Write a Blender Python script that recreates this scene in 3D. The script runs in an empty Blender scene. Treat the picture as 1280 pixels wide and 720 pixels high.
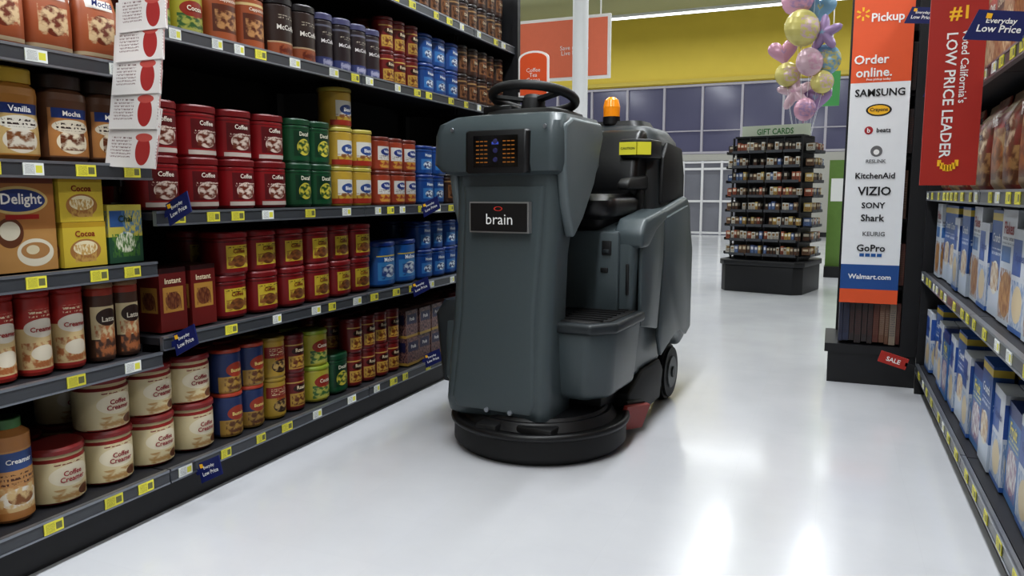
import bpy, bmesh, math, random
from mathutils import Vector, Matrix
random.seed(7)
S=bpy.context.scene
try:
    S.view_settings.view_transform='Standard'
    S.view_settings.look='Medium High Contrast'
except Exception: pass
R=math.radians
def sr(r,g,b):
    f=lambda c:(c/255/12.92) if c/255<=.04045 else ((c/255+.055)/1.055)**2.4
    return (f(r),f(g),f(b),1)
# ---------------------------------------------------------------- materials
MC={}
def mat(name,col,rough=.5,metal=0,emit=None,es=1,noise=0,bump=0,nscale=20,coat=0):
    if name in MC: return MC[name]
    m=bpy.data.materials.new(name); m.use_nodes=True; nt=m.node_tree; b=nt.nodes['Principled BSDF']
    b.inputs['Base Color'].default_value=col; b.inputs['Roughness'].default_value=rough; b.inputs['Metallic'].default_value=metal
    if coat: b.inputs['Coat Weight'].default_value=coat
    if emit: b.inputs['Emission Color'].default_value=emit; b.inputs['Emission Strength'].default_value=es
    if noise or bump:
        n=nt.nodes.new('ShaderNodeTexNoise'); n.inputs['Scale'].default_value=nscale; n.inputs['Detail'].default_value=4
        tc=nt.nodes.new('ShaderNodeTexCoord'); nt.links.new(tc.outputs['Object'],n.inputs['Vector'])
        if noise:
            mx=nt.nodes.new('ShaderNodeMixRGB'); mx.inputs[1].default_value=tuple(c*(1-noise) for c in col[:3])+(1,); mx.inputs[2].default_value=tuple(min(1,c*(1+noise)) for c in col[:3])+(1,)
            nt.links.new(n.outputs[0],mx.inputs[0]); nt.links.new(mx.outputs[0],b.inputs['Base Color'])
        if bump:
            bp=nt.nodes.new('ShaderNodeBump'); bp.inputs['Strength'].default_value=bump; bp.inputs['Distance'].default_value=.002
            nt.links.new(n.outputs[0],bp.inputs['Height']); nt.links.new(bp.outputs[0],b.inputs['Normal'])
    MC[name]=m; return m
def layered(name,base,layers,rough=.35,metal=0):
    """printed packaging: UV driven shapes mixed over a base colour"""
    if name in MC: return MC[name]
    m=bpy.data.materials.new(name); m.use_nodes=True; nt=m.node_tree; N=nt.nodes; L=nt.links; bs=N['Principled BSDF']
    bs.inputs['Roughness'].default_value=rough; bs.inputs['Metallic'].default_value=metal
    uv=N.new('ShaderNodeUVMap'); uv.uv_map='UVMap'; sp=N.new('ShaderNodeSeparateXYZ'); L.new(uv.outputs[0],sp.inputs[0]); U=sp.outputs[0]; V=sp.outputs[1]
    tcn=N.new('ShaderNodeTexCoord')
    def mth(op,a,b=None):
        n=N.new('ShaderNodeMath'); n.operation=op
        for i,x in enumerate((a,b)):
            if x is None: continue
            if isinstance(x,(int,float)): n.inputs[i].default_value=x
            else: L.new(x,n.inputs[i])
        return n.outputs[0]
    def absd(s,c,r): return mth('DIVIDE',mth('ABSOLUTE',mth('SUBTRACT',s,c)),r)
    cur=None
    for l in layers:
        k=l[0]; col=l[-1]
        if k=='ell':
            x=absd(U,l[1],l[3]); y=absd(V,l[2],l[4])
            mask=mth('LESS_THAN',mth('ADD',mth('MULTIPLY',x,x),mth('MULTIPLY',y,y)),1)
        else:
            u0,v0,u1,v1=l[1:5]
            mask=mth('LESS_THAN',mth('MAXIMUM',absd(U,(u0+u1)/2,(u1-u0)/2),absd(V,(v0+v1)/2,(v1-v0)/2)),1)
            if k in('txt','blob'):
                n=N.new('ShaderNodeTexNoise'); n.inputs['Scale'].default_value=1; n.inputs['Detail'].default_value=3
                mp=N.new('ShaderNodeMapping'); L.new(uv.outputs[0],mp.inputs[0]); mp.inputs['Scale'].default_value=(70,18,1) if k=='txt' else (20,11,1)
                L.new(mp.outputs[0],n.inputs['Vector'])
                if k=='txt':
                    mask=mth('MULTIPLY',mask,mth('GREATER_THAN',n.outputs[0],.5)); mask=mth('MULTIPLY',mask,mth('GREATER_THAN',mth('SINE',mth('MULTIPLY',V,120)),-.1))
                else:
                    mr=N.new('ShaderNodeMapRange'); mr.inputs[1].default_value=.42; mr.inputs[2].default_value=.58; L.new(n.outputs[0],mr.inputs[0]); mask=mth('MULTIPLY',mask,mr.outputs[0])
        mx=N.new('ShaderNodeMixRGB'); L.new(mask,mx.inputs[0])
        if cur is None: mx.inputs[1].default_value=base
        else: L.new(cur,mx.inputs[1])
        mx.inputs[2].default_value=col; cur=mx.outputs[0]
    n=N.new('ShaderNodeTexNoise'); n.inputs['Scale'].default_value=3.5; n.inputs['Detail'].default_value=1; L.new(tcn.outputs['Object'],n.inputs['Vector'])
    mr=N.new('ShaderNodeMapRange'); mr.inputs[1].default_value=.3; mr.inputs[2].default_value=.7; mr.inputs[3].default_value=.72; mr.inputs[4].default_value=1.08; L.new(n.outputs[0],mr.inputs[0])
    mx=N.new('ShaderNodeMixRGB'); mx.blend_type='MULTIPLY'; mx.inputs[0].default_value=1
    if cur is None: mx.inputs[1].default_value=base
    else: L.new(cur,mx.inputs[1])
    L.new(mr.outputs[0],mx.inputs[2]); L.new(mx.outputs[0],bs.inputs['Base Color'])
    MC[name]=m; return m
# ---------------------------------------------------------------- mesh builder
class MB:
    def __init__(s): s.V=[];s.F=[];s.MI=[];s.UV=[];s.SM=[]
    def add(s,V,F,mi=0,uv=None,smooth=False,M=None):
        o=len(s.V)
        s.V+= [tuple(M@Vector(v)) for v in V] if M is not None else [tuple(v) for v in V]
        for i,f in enumerate(F):
            s.F.append([o+j for j in f]); s.MI.append(mi); s.SM.append(smooth)
            s.UV.append(uv[i] if uv else [(0,0)]*len(f))
    def box(s,c,d,mi=0,M=None,rz=0):
        x,y,z=d[0]/2,d[1]/2,d[2]/2
        V=[(-x,-y,-z),(x,-y,-z),(x,y,-z),(-x,y,-z),(-x,-y,z),(x,-y,z),(x,y,z),(-x,y,z)]
        T=Matrix.Translation(c)@Matrix.Rotation(rz,4,'Z')
        if M is not None: T=M@T
        q=[(0,0),(1,0),(1,1),(0,1)]
        s.add(V,[(0,1,5,4),(1,2,6,5),(2,3,7,6),(3,0,4,7),(4,5,6,7),(3,2,1,0)],mi,[q]*4+[[(0,.99),(.02,.99),(.02,1),(0,1)]]*2,False,T)
    def lathe(s,prof,pos,segs=20,mis=0,n=2,fa=0,sy=1,M=None,smooth=True,z0=None,z1=None):
        zs=[p[1] for p in prof]; z0=min(zs) if z0 is None else z0; z1=max(zs) if z1 is None else z1
        V=[]
        for r,z in prof:
            for i in range(segs):
                t=math.pi*2*i/segs-math.pi; c,q=math.cos(t),math.sin(t); k=1/((abs(c)**n+abs(q)**n)**(1/n))
                x,y=r*k*c,r*k*q*sy; ca,sa=math.cos(fa),math.sin(fa)
                V.append((pos[0]+x*ca-y*sa,pos[1]+x*sa+y*ca,pos[2]+z))
        for j in range(len(prof)-1):
            F=[];uv=[]
            for i in range(segs):
                i2=(i+1)%segs; F.append((i,i2,segs+i2,segs+i))
                v0=(prof[j][1]-z0)/(z1-z0+1e-9); v1=(prof[j+1][1]-z0)/(z1-z0+1e-9); u0=i/segs;u1=(i+1)/segs
                uv.append([(u0,v0),(u1,v0),(u1,v1),(u0,v1)])
            mi=mis if isinstance(mis,int) else mis[j]
            s.add(V[j*segs:(j+2)*segs],F,mi,uv,smooth,M)
        s.add(V[-segs:],[list(range(segs))],mis if isinstance(mis,int) else mis[-1],None,False,M)
        s.add(V[:segs],[list(range(segs))[::-1]],mis if isinstance(mis,int) else mis[0],None,False,M)
    def text(s,txt,M,width=None,height=None,mi=0,bend=None,bold=.02,maxw=None):
        V,F,w,h=text_geo(txt,bold)
        k=(width/w) if width else height/h
        if maxw and w*k>maxw: k=maxw/w
        if bend:
            r,n,sy=bend; O=[]
            for x,y in V:
                t=x*k/r; c,q=math.cos(t),math.sin(t); kk=1/((abs(c)**n+abs(q)**n)**(1/n))
                O.append(((r*kk*c+.0012),r*kk*q*sy,y*k))
            s.add(O,F,mi,None,False,M)
        else: s.add([(x*k,y*k,0) for x,y in V],F,mi,None,False,M)
    def build(s,name,mats,parent=None,M=None):
        me=bpy.data.meshes.new(name); me.from_pydata(s.V,[],s.F)
        for m in mats: me.materials.append(m)
        me.polygons.foreach_set('material_index',s.MI); me.polygons.foreach_set('use_smooth',s.SM)
        ul=me.uv_layers.new(name='UVMap'); fl=[c for f in s.UV for p in f for c in p]; ul.data.foreach_set('uv',fl)
        me.update(); ob=bpy.data.objects.new(name,me); S.collection.objects.link(ob)
        if parent: ob.parent=parent
        if M is not None: ob.matrix_local=M
        return ob
TG={}
def text_geo(t,bold=.02):
    if (t,bold) in TG: return TG[(t,bold)]
    cu=bpy.data.curves.new('t','FONT'); cu.body=t; cu.size=1; cu.offset=bold; cu.resolution_u=2; cu.align_x='CENTER'; cu.space_line=.85
    ob=bpy.data.objects.new('t',cu); S.collection.objects.link(ob); bpy.context.view_layer.update()
    me=bpy.data.meshes.new_from_object(ob.evaluated_get(bpy.context.evaluated_depsgraph_get()))
    V=[(v.co.x,v.co.y) for v in me.vertices]; F=[list(p.vertices) for p in me.polygons]
    bpy.data.objects.remove(ob); bpy.data.curves.remove(cu); bpy.data.meshes.remove(me)
    x0=min(v[0] for v in V);x1=max(v[0] for v in V);y0=min(v[1] for v in V);y1=max(v[1] for v in V)
    V=[(x-(x0+x1)/2,y-(y0+y1)/2) for x,y in V]
    TG[(t,bold)]=(V,F,x1-x0,y1-y0); return TG[(t,bold)]
def plane_M(pos,right,up=(0,0,1)):
    r=Vector(right).normalized(); u=Vector(up).normalized(); n=r.cross(u)
    M=Matrix((r,u,n)).transposed().to_4x4(); M.translation=Vector(pos); return M
def empty(name,loc=(0,0,0),rz=0):
    e=bpy.data.objects.new(name,None); S.collection.objects.link(e); e.location=loc; e.rotation_euler=(0,0,rz); e.empty_display_size=.1; return e
def obj_bm(name,bm,m,parent=None,smooth=True,ang=38):
    me=bpy.data.meshes.new(name); bmesh.ops.recalc_face_normals(bm,faces=bm.faces); bm.to_mesh(me); bm.free()
    for x in (m if isinstance(m,list) else [m]): me.materials.append(x)
    if smooth:
        for p in me.polygons: p.use_smooth=True
        me.set_sharp_from_angle(angle=R(ang))
    ob=bpy.data.objects.new(name,me); S.collection.objects.link(ob)
    if parent: ob.parent=parent
    return ob
def prism(name,poly,axis,a0,a1,m,parent=None,bev=.012,seg=3,taper=None):
    """extrude 2D polygon. axis 'x': poly=(y,z); 'z': poly=(x,y); 'y': poly=(x,z)"""
    bm=bmesh.new(); rings=[]
    for a in (a0,a1):
        r=[]
        for p in poly:
            c={'x':(a,p[0],p[1]),'z':(p[0],p[1],a),'y':(p[0],a,p[1])}[axis]
            if taper: c=taper(c)
            r.append(bm.verts.new(c))
        rings.append(r)
    n=len(poly)
    for i in range(n): bm.faces.new((rings[0][i],rings[0][(i+1)%n],rings[1][(i+1)%n],rings[1][i]))
    bm.faces.new(rings[0][::-1]); bm.faces.new(rings[1])
    bmesh.ops.recalc_face_normals(bm,faces=bm.faces)
    if bev:
        ed=[e for e in bm.edges if e.calc_face_angle(0)>R(25)]
        bmesh.ops.bevel(bm,geom=ed,offset=bev,segments=seg,affect='EDGES',profile=.5,clamp_overlap=True)
    return obj_bm(name,bm,m,parent)
def bxo(name,c,d,m,parent=None,bev=.006,seg=2):
    x,y=d[0]/2,d[1]/2
    return prism(name,[(c[0]-x,c[1]-y),(c[0]+x,c[1]-y),(c[0]+x,c[1]+y),(c[0]-x,c[1]+y)],'z',c[2]-d[2]/2,c[2]+d[2]/2,m,parent,bev,seg)
def loft(name,secs,m,parent=None,rad=.06,ang=40):
    """secs: (z, x0,x1,y0,y1[,corner]) rounded-rect rings"""
    bm=bmesh.new(); rings=[]
    for s_ in secs:
        z,x0,x1,y0,y1=s_[:5]; r=s_[5] if len(s_)>5 else rad; r=min(r,(x1-x0)/2.02,(y1-y0)/2.02); ring=[]
        for (cx,cy,a0) in ((x1-r,y1-r,0),(x0+r,y1-r,90),(x0+r,y0+r,180),(x1-r,y0+r,270)):
            for k in range(7):
                a=R(a0+15*k); ring.append(bm.verts.new((cx+r*math.cos(a),cy+r*math.sin(a),z)))
        rings.append(ring)
    n=len(rings[0])
    for A,B in zip(rings,rings[1:]):
        for i in range(n): bm.faces.new((A[i],A[(i+1)%n],B[(i+1)%n],B[i]))
    bm.faces.new(rings[0][::-1]); bm.faces.new(rings[-1])
    return obj_bm(name,bm,m,parent,ang=ang)
def cyl(name,c,r,h,m,parent=None,axis='Z',segs=32,bev=.006,r2=None):
    bm=bmesh.new(); bmesh.ops.create_cone(bm,cap_ends=True,segments=segs,radius1=r,radius2=r if r2 is None else r2,depth=h)
    if bev:
        ed=[e for e in bm.edges if e.calc_face_angle(0)>R(50)]; bmesh.ops.bevel(bm,geom=ed,offset=bev,segments=2,affect='EDGES')
    if axis=='X': bmesh.ops.rotate(bm,verts=bm.verts,matrix=Matrix.Rotation(R(90),3,'Y'))
    if axis=='Y': bmesh.ops.rotate(bm,verts=bm.verts,matrix=Matrix.Rotation(R(90),3,'X'))
    bmesh.ops.translate(bm,verts=bm.verts,vec=c); return obj_bm(name,bm,m,parent)
def torus(name,R0,r,m,parent=None,M=None,segs=48):
    bm=bmesh.new(); rs=[]
    for i in range(segs):
        a=2*math.pi*i/segs; rs.append([bm.verts.new(((R0+r*math.cos(b))*math.cos(a),(R0+r*math.cos(b))*math.sin(a),r*math.sin(b))) for b in [2*math.pi*j/12 for j in range(12)]])
    for i in range(segs):
        A,B=rs[i],rs[(i+1)%segs]
        for j in range(12): bm.faces.new((A[j],B[j],B[(j+1)%12],A[(j+1)%12]))
    if M is not None: bmesh.ops.transform(bm,matrix=M,verts=bm.verts)
    return obj_bm(name,bm,m,parent,ang=180)
# ---------------------------------------------------------------- colours
black=mat('black_metal',sr(26,26,29),.45,0,noise=.2)
blackp=mat('black_plastic',sr(20,20,22),.42,0,noise=.15,bump=.15,nscale=200)
dark=mat('shelf_back',sr(18,18,20),.7,noise=.2)
lipm=mat('shelf_lip_metal',sr(144,148,155),.34,.75,noise=.1)
shelfm=mat('shelf_board',sr(46,46,50),.5,.2,noise=.15)
white=mat('white_paint',sr(225,226,228),.45,noise=.03)
tagY=layered('tag_yellow',sr(222,214,74),[('txt',.08,.1,.55,.9,sr(50,50,40)),('rect',.6,.2,.92,.8,sr(110,110,70))],.5)
tagW=layered('tag_white',sr(225,228,225),[('txt',.08,.1,.55,.9,sr(60,60,60)),('rect',.6,.2,.92,.8,sr(215,210,80))],.5)
navy=mat('navy_tag',sr(26,36,95),.45,noise=.08)
orange=mat('sign_orange',sr(218,90,46),.5,noise=.04)
red=mat('sign_red',sr(165,44,34),.5,noise=.04)
wt=mat('print_white',sr(232,232,230),.5); bk=mat('print_black',sr(25,25,28),.5); yl=mat('print_yellow',sr(240,186,44),.5)
# ---------------------------------------------------------------- room shell
def wall(name,c,d,m):
    b=MB(); b.box(c,d); return b.build(name,[m])
def floor_mat():
    m=bpy.data.materials.new('floor_polished_vinyl'); m.use_nodes=True; nt=m.node_tree;N=nt.nodes;L=nt.links;b=N['Principled BSDF']
    tc=N.new('ShaderNodeTexCoord'); br=N.new('ShaderNodeTexBrick'); br.offset=0; br.inputs['Scale'].default_value=1
    br.inputs['Brick Width'].default_value=.305; br.inputs['Row Height'].default_value=.305; br.inputs['Mortar Size'].default_value=.0008; br.inputs['Mortar Smooth'].default_value=1
    br.inputs['Color1'].default_value=sr(213,214,218); br.inputs['Color2'].default_value=sr(211,212,216); br.inputs['Mortar'].default_value=sr(205,206,210)
    L.new(tc.outputs['Object'],br.inputs['Vector'])
    n=N.new('ShaderNodeTexNoise'); n.inputs['Scale'].default_value=1.1; n.inputs['Detail'].default_value=7; n.inputs['Roughness'].default_value=.6; L.new(tc.outputs['Object'],n.inputs['Vector'])
    cr=N.new('ShaderNodeValToRGB'); cr.color_ramp.elements[0].position=.3; cr.color_ramp.elements[0].color=(.9,.9,.91,1); cr.color_ramp.elements[1].position=.62; cr.color_ramp.elements[1].color=(1,1,1,1); L.new(n.outputs[0],cr.inputs[0])
    mx=N.new('ShaderNodeMixRGB'); mx.blend_type='MULTIPLY'; mx.inputs[0].default_value=1; L.new(br.outputs[0],mx.inputs[1]); L.new(cr.outputs[0],mx.inputs[2])
    n3=N.new('ShaderNodeTexNoise'); n3.inputs['Scale'].default_value=9; n3.inputs['Detail'].default_value=10; n3.inputs['Roughness'].default_value=.75; L.new(tc.outputs['Object'],n3.inputs['Vector'])
    c3=N.new('ShaderNodeValToRGB'); c3.color_ramp.elements[0].position=.7; c3.color_ramp.elements[0].color=(1,1,1,1); c3.color_ramp.elements[1].position=.8; c3.color_ramp.elements[1].color=(.86,.85,.84,1); L.new(n3.outputs[0],c3.inputs[0])
    m2=N.new('ShaderNodeMixRGB'); m2.blend_type='MULTIPLY'; m2.inputs[0].default_value=1; L.new(mx.outputs[0],m2.inputs[1]); L.new(c3.outputs[0],m2.inputs[2]); L.new(m2.outputs[0],b.inputs['Base Color'])
    n2=N.new('ShaderNodeTexNoise'); n2.inputs['Scale'].default_value=3; n2.inputs['Detail'].default_value=5; L.new(tc.outputs['Object'],n2.inputs['Vector'])
    mr=N.new('ShaderNodeMapRange'); mr.inputs[3].default_value=.15; mr.inputs[4].default_value=.25; L.new(n2.outputs[0],mr.inputs[0]); L.new(mr.outputs[0],b.inputs['Roughness'])
    b.inputs['Coat Weight'].default_value=.35; b.inputs['Coat Roughness'].default_value=.1
    bp=N.new('ShaderNodeBump'); bp.inputs['Strength'].default_value=.07; bp.inputs['Distance'].default_value=.01; L.new(n2.outputs[0],bp.inputs['Height']); L.new(bp.outputs[0],b.inputs['Normal']); L.new(bp.outputs[0],b.inputs['Coat Normal'])
    return m
X0,X1,Y0_,Y1_=-14,11,-6,21; H=5.8
wall('floor',((X0+X1)/2,(Y0_+Y1_)/2,-.05),(X1-X0,Y1_-Y0_,.1),floor_mat())
wall('ceiling',((X0+X1)/2,(Y0_+Y1_)/2,H+.05),(X1-X0,Y1_-Y0_,.1),mat('ceiling_paint',sr(188,190,152),.6,noise=.06))
yw=mat('wall_yellow',sr(214,190,76),.6,noise=.06,nscale=2); ww=mat('wall_cream',sr(168,166,160),.6,noise=.04)
wall('wall_left',(X0-.1,(Y0_+Y1_)/2,H/2),(.2,Y1_-Y0_,H),ww); wall('wall_right',(X1+.1,(Y0_+Y1_)/2,H/2),(.2,Y1_-Y0_,H),ww)
wall('wall_front',((X0+X1)/2,Y0_-.1,H/2),(X1-X0,.2,H),ww)
WZ0,WZ1=2.15,4.0; DX0,DX1=-4.3,-2.2; DZ=1.98; W=X1-X0
wall('wall_back',((X0+X1)/2,Y1_+.1,(WZ1+H)/2),(W,.2,H-WZ1),yw)
wall('wall_back',((X0+X1)/2,Y1_+.1,(DZ+WZ0)/2),(W,.2,WZ0-DZ),ww)
wall('wall_back',((X0+DX0)/2,Y1_+.1,DZ/2),(DX0-X0,.2,DZ),ww); wall('wall_back',((X1+DX1)/2,Y1_+.1,DZ/2),(X1-DX1,.2,DZ),ww)
glassm=mat('dusk_window_glass',sr(64,64,78),.14,0,emit=sr(104,104,132),es=.3,noise=.35,nscale=.7)
frm=mat('window_frame',sr(168,164,172),.4)
b=MB(); b.box(((X0+X1)/2,Y1_+.12,(WZ0+WZ1)/2),(W,.04,WZ1-WZ0-.004),0)
x=X0+.5
while x<X1: b.box((x,Y1_+.06,(WZ0+WZ1)/2),(.06,.1,WZ1-WZ0-.02),1); x+=1.02
b.box(((X0+X1)/2,Y1_+.06,WZ0+.62),(W,.08,.03),1); b.box(((X0+X1)/2,Y1_+.05,WZ0+.04),(W,.09,.06),1); b.box(((X0+X1)/2,Y1_+.05,WZ1-.04),(W,.09,.06),1)
b.build('window_1',[glassm,frm])
b=MB(); dg=mat('vestibule_glass',sr(104,106,112),.15,emit=sr(130,130,140),es=.2,noise=.35,nscale=1.5)
b.box(((DX0+DX1)/2,Y1_+.12,DZ/2),(DX1-DX0-.01,.04,DZ-.01),0)
for i in range(5): b.box((DX0+.04+i*(DX1-DX0-.08)/4,Y1_+.05,DZ/2),(.06,.09,DZ-.01),1)
for z in (.05,.9,DZ-.22,DZ-.04): b.box(((DX0+DX1)/2,Y1_+.055,z),(DX1-DX0-.02,.07,.06),1)
b.build('door_1',[dg,mat('door_frame',sr(215,214,216),.4)])
b=MB(); b.box(((X0+DX0)/2,Y1_-.012,.06),(DX0-X0,.02,.12)); b.build('baseboard_back',[black])
b=MB(); b.box(((X1+DX1)/2,Y1_-.012,.06),(X1-DX1,.02,.12)); b.build('baseboard_back',[black])
b=MB(); b.box(((X0+X1)/2,Y1_-.03,4.08),(W,.05,.1)); b.build('trim_1',[mat('trim_y',sr(196,176,80),.5)])
# ---------------------------------------------------------------- ceiling lights
hous=mat('fixture_white',sr(215,215,215),.5); tube=mat('fluorescent_tube',(1,1,1,1),.5,emit=(.94,.97,1,1),es=4)
def strip(x,y,z,l,axis,P,sz=.3):
    b=MB(); d=(.16,l,.06) if axis=='Y' else (l,.16,.06)
    b.box((x,y,z+.05),d,0)
    d2=(.05,l-.05,.03) if axis=='Y' else (l-.05,.05,.03)
    b.box((x,y,z),d2,1)
    for k in (-.4,.4):
        b.box((x+(k*l if axis=='X' else 0),y+(k*l if axis=='Y' else 0),(z+.08+H)/2),(.012,.012,H-z-.08),0)
    b.build('fluorescent_fixture',[hous,tube])
    la=bpy.data.lights.new('fluorescent_light','AREA'); la.shape='RECTANGLE'; la.size=sz; la.size_y=l; la.energy=P; la.color=(.93,.965,1)
    o=bpy.data.objects.new('fluorescent_light',la); S.collection.objects.link(o); o.location=(x,y,z-.05); o.rotation_euler=(0,0,0 if axis=='Y' else R(90))
strip(-.75,2.2,4.3,6.5,'Y',190,.22)
strip(1.9,1,4.3,7,'Y',80); strip(-4.2,3,4.3,7,'Y',80)
strip(-.9,-3,4.3,4,'Y',85)
for x,P in ((-8,150),(-4.2,130),(-1.7,80),(-.1,80),(3,110),(7,130)): strip(x,11.2,5.25,7,'Y',P,.3)
strip(-3,18.6,5.3,17,'X',230)
# ---------------------------------------------------------------- products
def C(r,g,b):
    l=.3*r+.59*g+.11*b; f=.86; k=.9
    return sr(*[max(0,(l+(c-l)*f)*k) for c in (r,g,b)])
PR={}
def prod(key,name,kind,w,h,base,layers,lid=None,text=None,tc=None,tz=.6,tw=.8,n=2.0,d=None,lidh=.1,rough=.35):
    PR[key]=dict(name=name,kind=kind,w=w,h=h,d=d or w,n=n,text=text,tz=tz,tw=tw,lidh=lidh,mbs={},
        mats=[layered(key+'_print',base,layers,rough),mat(key+'_lid',lid or base,.35),mat(key+'_ink',tc or C(255,255,255),.4)])
def put(key,xf,y,z,face,jit=.06,tier=None):
    p=PR[key]; w,h,d=p['w'],p['h'],p['d']; sgn=1 if face==0 else -1
    t_=(face,round(z if tier is None else tier,2)); mb=p['mbs'].setdefault(t_,MB())
    fa=face+random.uniform(-jit,jit); k=p['kind']
    cx=xf-sgn*(d/2+.012+random.uniform(0,.014)); r=w/2; lh=p['lidh']*h
    T=Matrix.Translation((cx,y,z))@Matrix.Rotation(fa,4,'Z')
    if k=='can':
        pr=[(r*.9,0),(r*.97,.01),(r*.97,h-lh-.006),(r*.93,h-lh),(r,h-lh+.001),(r,h-.006),(r*.96,h)]
        mb.lathe(pr,(cx,y,z),20,[0,0,0,1,1,1],p['n'],fa,z0=0,z1=h-lh); br=r*.975
    elif k=='tub':
        pr=[(r*.86,0),(r*.95,.008),(r*.97,h*.4),(r*.97,h-lh-.02),(r*.9,h-lh),(r*1.0,h-lh+.001),(r*1.0,h-.008),(r*.95,h)]
        mb.lathe(pr,(cx,y,z),22,[0,0,0,0,1,1,1],p['n'],fa,z0=0,z1=h-lh); br=r*.975
    elif k=='bottle':
        pr=[(r*.85,0),(r*.98,.01),(r,h*.5),(r*.98,h*.84),(r*.62,h*.9),(r*.66,h*.905),(r*.66,h*.99),(r*.6,h)]
        mb.lathe(pr,(cx,y,z),20,[0,0,0,0,1,1,1],p['n'],fa,z0=0,z1=h*.88); br=r*.995
    elif k=='jar':
        pr=[(r*.9,0),(r,.012),(r,h*.3),(r*.96,h*.5),(r,h*.7),(r*.97,h*.78),(r*.78,h*.83),(r*.86,h*.835),(r*.86,h*.98),(r*.8,h)]
        mb.lathe(pr,(cx,y,z),24,[0,0,0,0,0,0,1,1,1],p['n'],fa,z0=0,z1=h*.8); br=r*1.0
    elif k=='bag':
        V=[];F=[];uv=[]; levels=[(0,1,.8),(.06,1,1),(.35,1,1.05),(.65,1,1),(.82,.98,.6),(.92,.96,.15),(1,.97,.05)]
        for (zz,ww_,dd) in levels:
            for t in range(16):
                a=2*math.pi*t/16-math.pi; c,q=math.cos(a),math.sin(a); kk=1/((abs(c)**4+abs(q)**4)**.25)
                V.append((d/2*dd*kk*c,w/2*ww_*kk*q,zz*h))
        for j_ in range(len(levels)-1):
            for t in range(16):
                t2=(t+1)%16; F.append((j_*16+t,j_*16+t2,(j_+1)*16+t2,(j_+1)*16+t)); uv.append([(t/16,levels[j_][0]),((t+1)/16,levels[j_][0]),((t+1)/16,levels[j_+1][0]),(t/16,levels[j_+1][0])])
        mb.add(V,F,0,uv,True,T); br=None
    else:
        mb.box((0,0,h/2),(d,w*.985,h),0,T); br=None
    if p['text']:
        if br: mb.text(p['text'],T@Matrix.Translation((0,0,p['tz']*h)),width=w*p['tw'],mi=2,bend=(br,p['n'],1))
        else:
            off=d/2*(1.06 if k=='bag' else 1)+.0015
            mb.text(p['text'],T@plane_M((off,0,p['tz']*h),(0,1,0)),width=w*p['tw'],mi=2)
def row(key,y0,y1,z,xf,face,stack=1,deep=2,gap=.006,jit=.06):
    p=PR[key]; pitch=p['w']+gap; n=max(1,round((y1-y0)/pitch)); st=(y1-y0)/n; sgn=1 if face==0 else -1
    for i in range(n):
        for s_ in range(stack):
            for q in range(deep): put(key,xf-sgn*q*(p['d']+.008),y0+st*(i+.5)+random.uniform(-.002,.002),z+s_*(p['h']+.001),face,jit,z)
cream=C(226,208,160)
prod('redA','red_coffee_canister_stack','can',.165,.185,C(158,20,28),[('rect',.38,.2,.62,.85,C(106,16,24)),('ell',.5,.42,.09,.2,C(225,205,190)),('blob',.42,.24,.58,.6,C(120,50,30)),('rect',.36,.06,.64,.16,C(205,190,180)),('rect',0,.89,1,.92,C(110,10,16)),('txt',.4,.5,.6,.62,C(225,205,190))],C(126,16,22),'Coffee',C(240,230,215),.66,.38,3.2,lidh=.14)
prod('redB','red_yellow_coffee_canister_stack','can',.16,.165,C(146,22,26),[('rect',.39,.18,.62,.8,C(216,186,44)),('ell',.5,.36,.07,.16,C(110,60,30)),('blob',.4,.2,.6,.5,C(150,90,40)),('txt',.4,.66,.6,.78,C(60,30,15)),('rect',0,.88,1,.92,C(100,12,16))],C(134,18,24),'Coffee',C(130,20,20),.55,.36,3.2,lidh=.14)
prod('redC','ground_coffee_can_stack','can',.115,.165,C(130,26,24),[('rect',.34,.12,.66,.5,C(206,160,60)),('ell',.5,.64,.12,.12,C(60,20,14)),('blob',.36,.15,.64,.45,C(120,50,20)),('rect',.3,.8,.7,.84,C(210,170,80))],C(100,18,22),'Roast',C(240,220,180),.6,.45,2)
prod('grnA','green_coffee_canister_stack','can',.145,.185,C(20,84,48),[('rect',.38,.18,.62,.85,C(14,60,36)),('ell',.5,.42,.09,.22,C(215,200,60)),('blob',.42,.26,.58,.6,C(50,90,40)),('rect',0,.89,1,.92,C(10,50,28))],C(16,72,42),'Decaf',C(235,230,205),.66,.4,3.2,lidh=.14)
prod('yelA','yellow_coffee_canister_stack','can',.15,.18,C(206,166,50),[('rect',.36,.3,.64,.75,C(226,224,213)),('ell',.5,.5,.1,.14,C(60,90,160)),('rect',.3,.05,.7,.2,C(180,50,30)),('blob',.36,.2,.64,.36,C(150,90,40))],C(186,170,66),'Blend',C(255,255,255),.45,.35,2.4)
prod('orgA','orange_coffee_can_stack','can',.13,.17,C(174,66,38),[('rect',.36,.35,.64,.8,C(226,222,215)),('blob',.38,.1,.62,.34,C(220,160,60)),('ell',.5,.62,.1,.12,C(50,70,150)),('txt',.38,.38,.62,.5,C(90,60,50))],C(110,40,30),'Value',C(255,255,255),.57,.36,2.4)
prod('bluA','blue_coffee_canister_stack','can',.15,.16,C(24,80,160),[('rect',.38,.2,.62,.6,C(60,130,200)),('ell',.5,.38,.09,.14,C(225,235,245)),('blob',.42,.26,.58,.5,C(40,60,120)),('rect',0,.86,1,.9,C(14,50,120))],C(18,56,136),'House',C(235,240,245),.68,.42,3)
prod('bluT','blue_coffee_tub_stack','can',.2,.23,C(26,94,172),[('rect',.37,.15,.63,.6,C(60,140,205)),('ell',.5,.38,.09,.16,C(215,225,235)),('blob',.4,.18,.6,.5,C(50,80,150)),('rect',.36,.74,.64,.77,C(220,190,60))],C(20,56,140),'Mellow',C(235,240,245),.6,.45,3)
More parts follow.
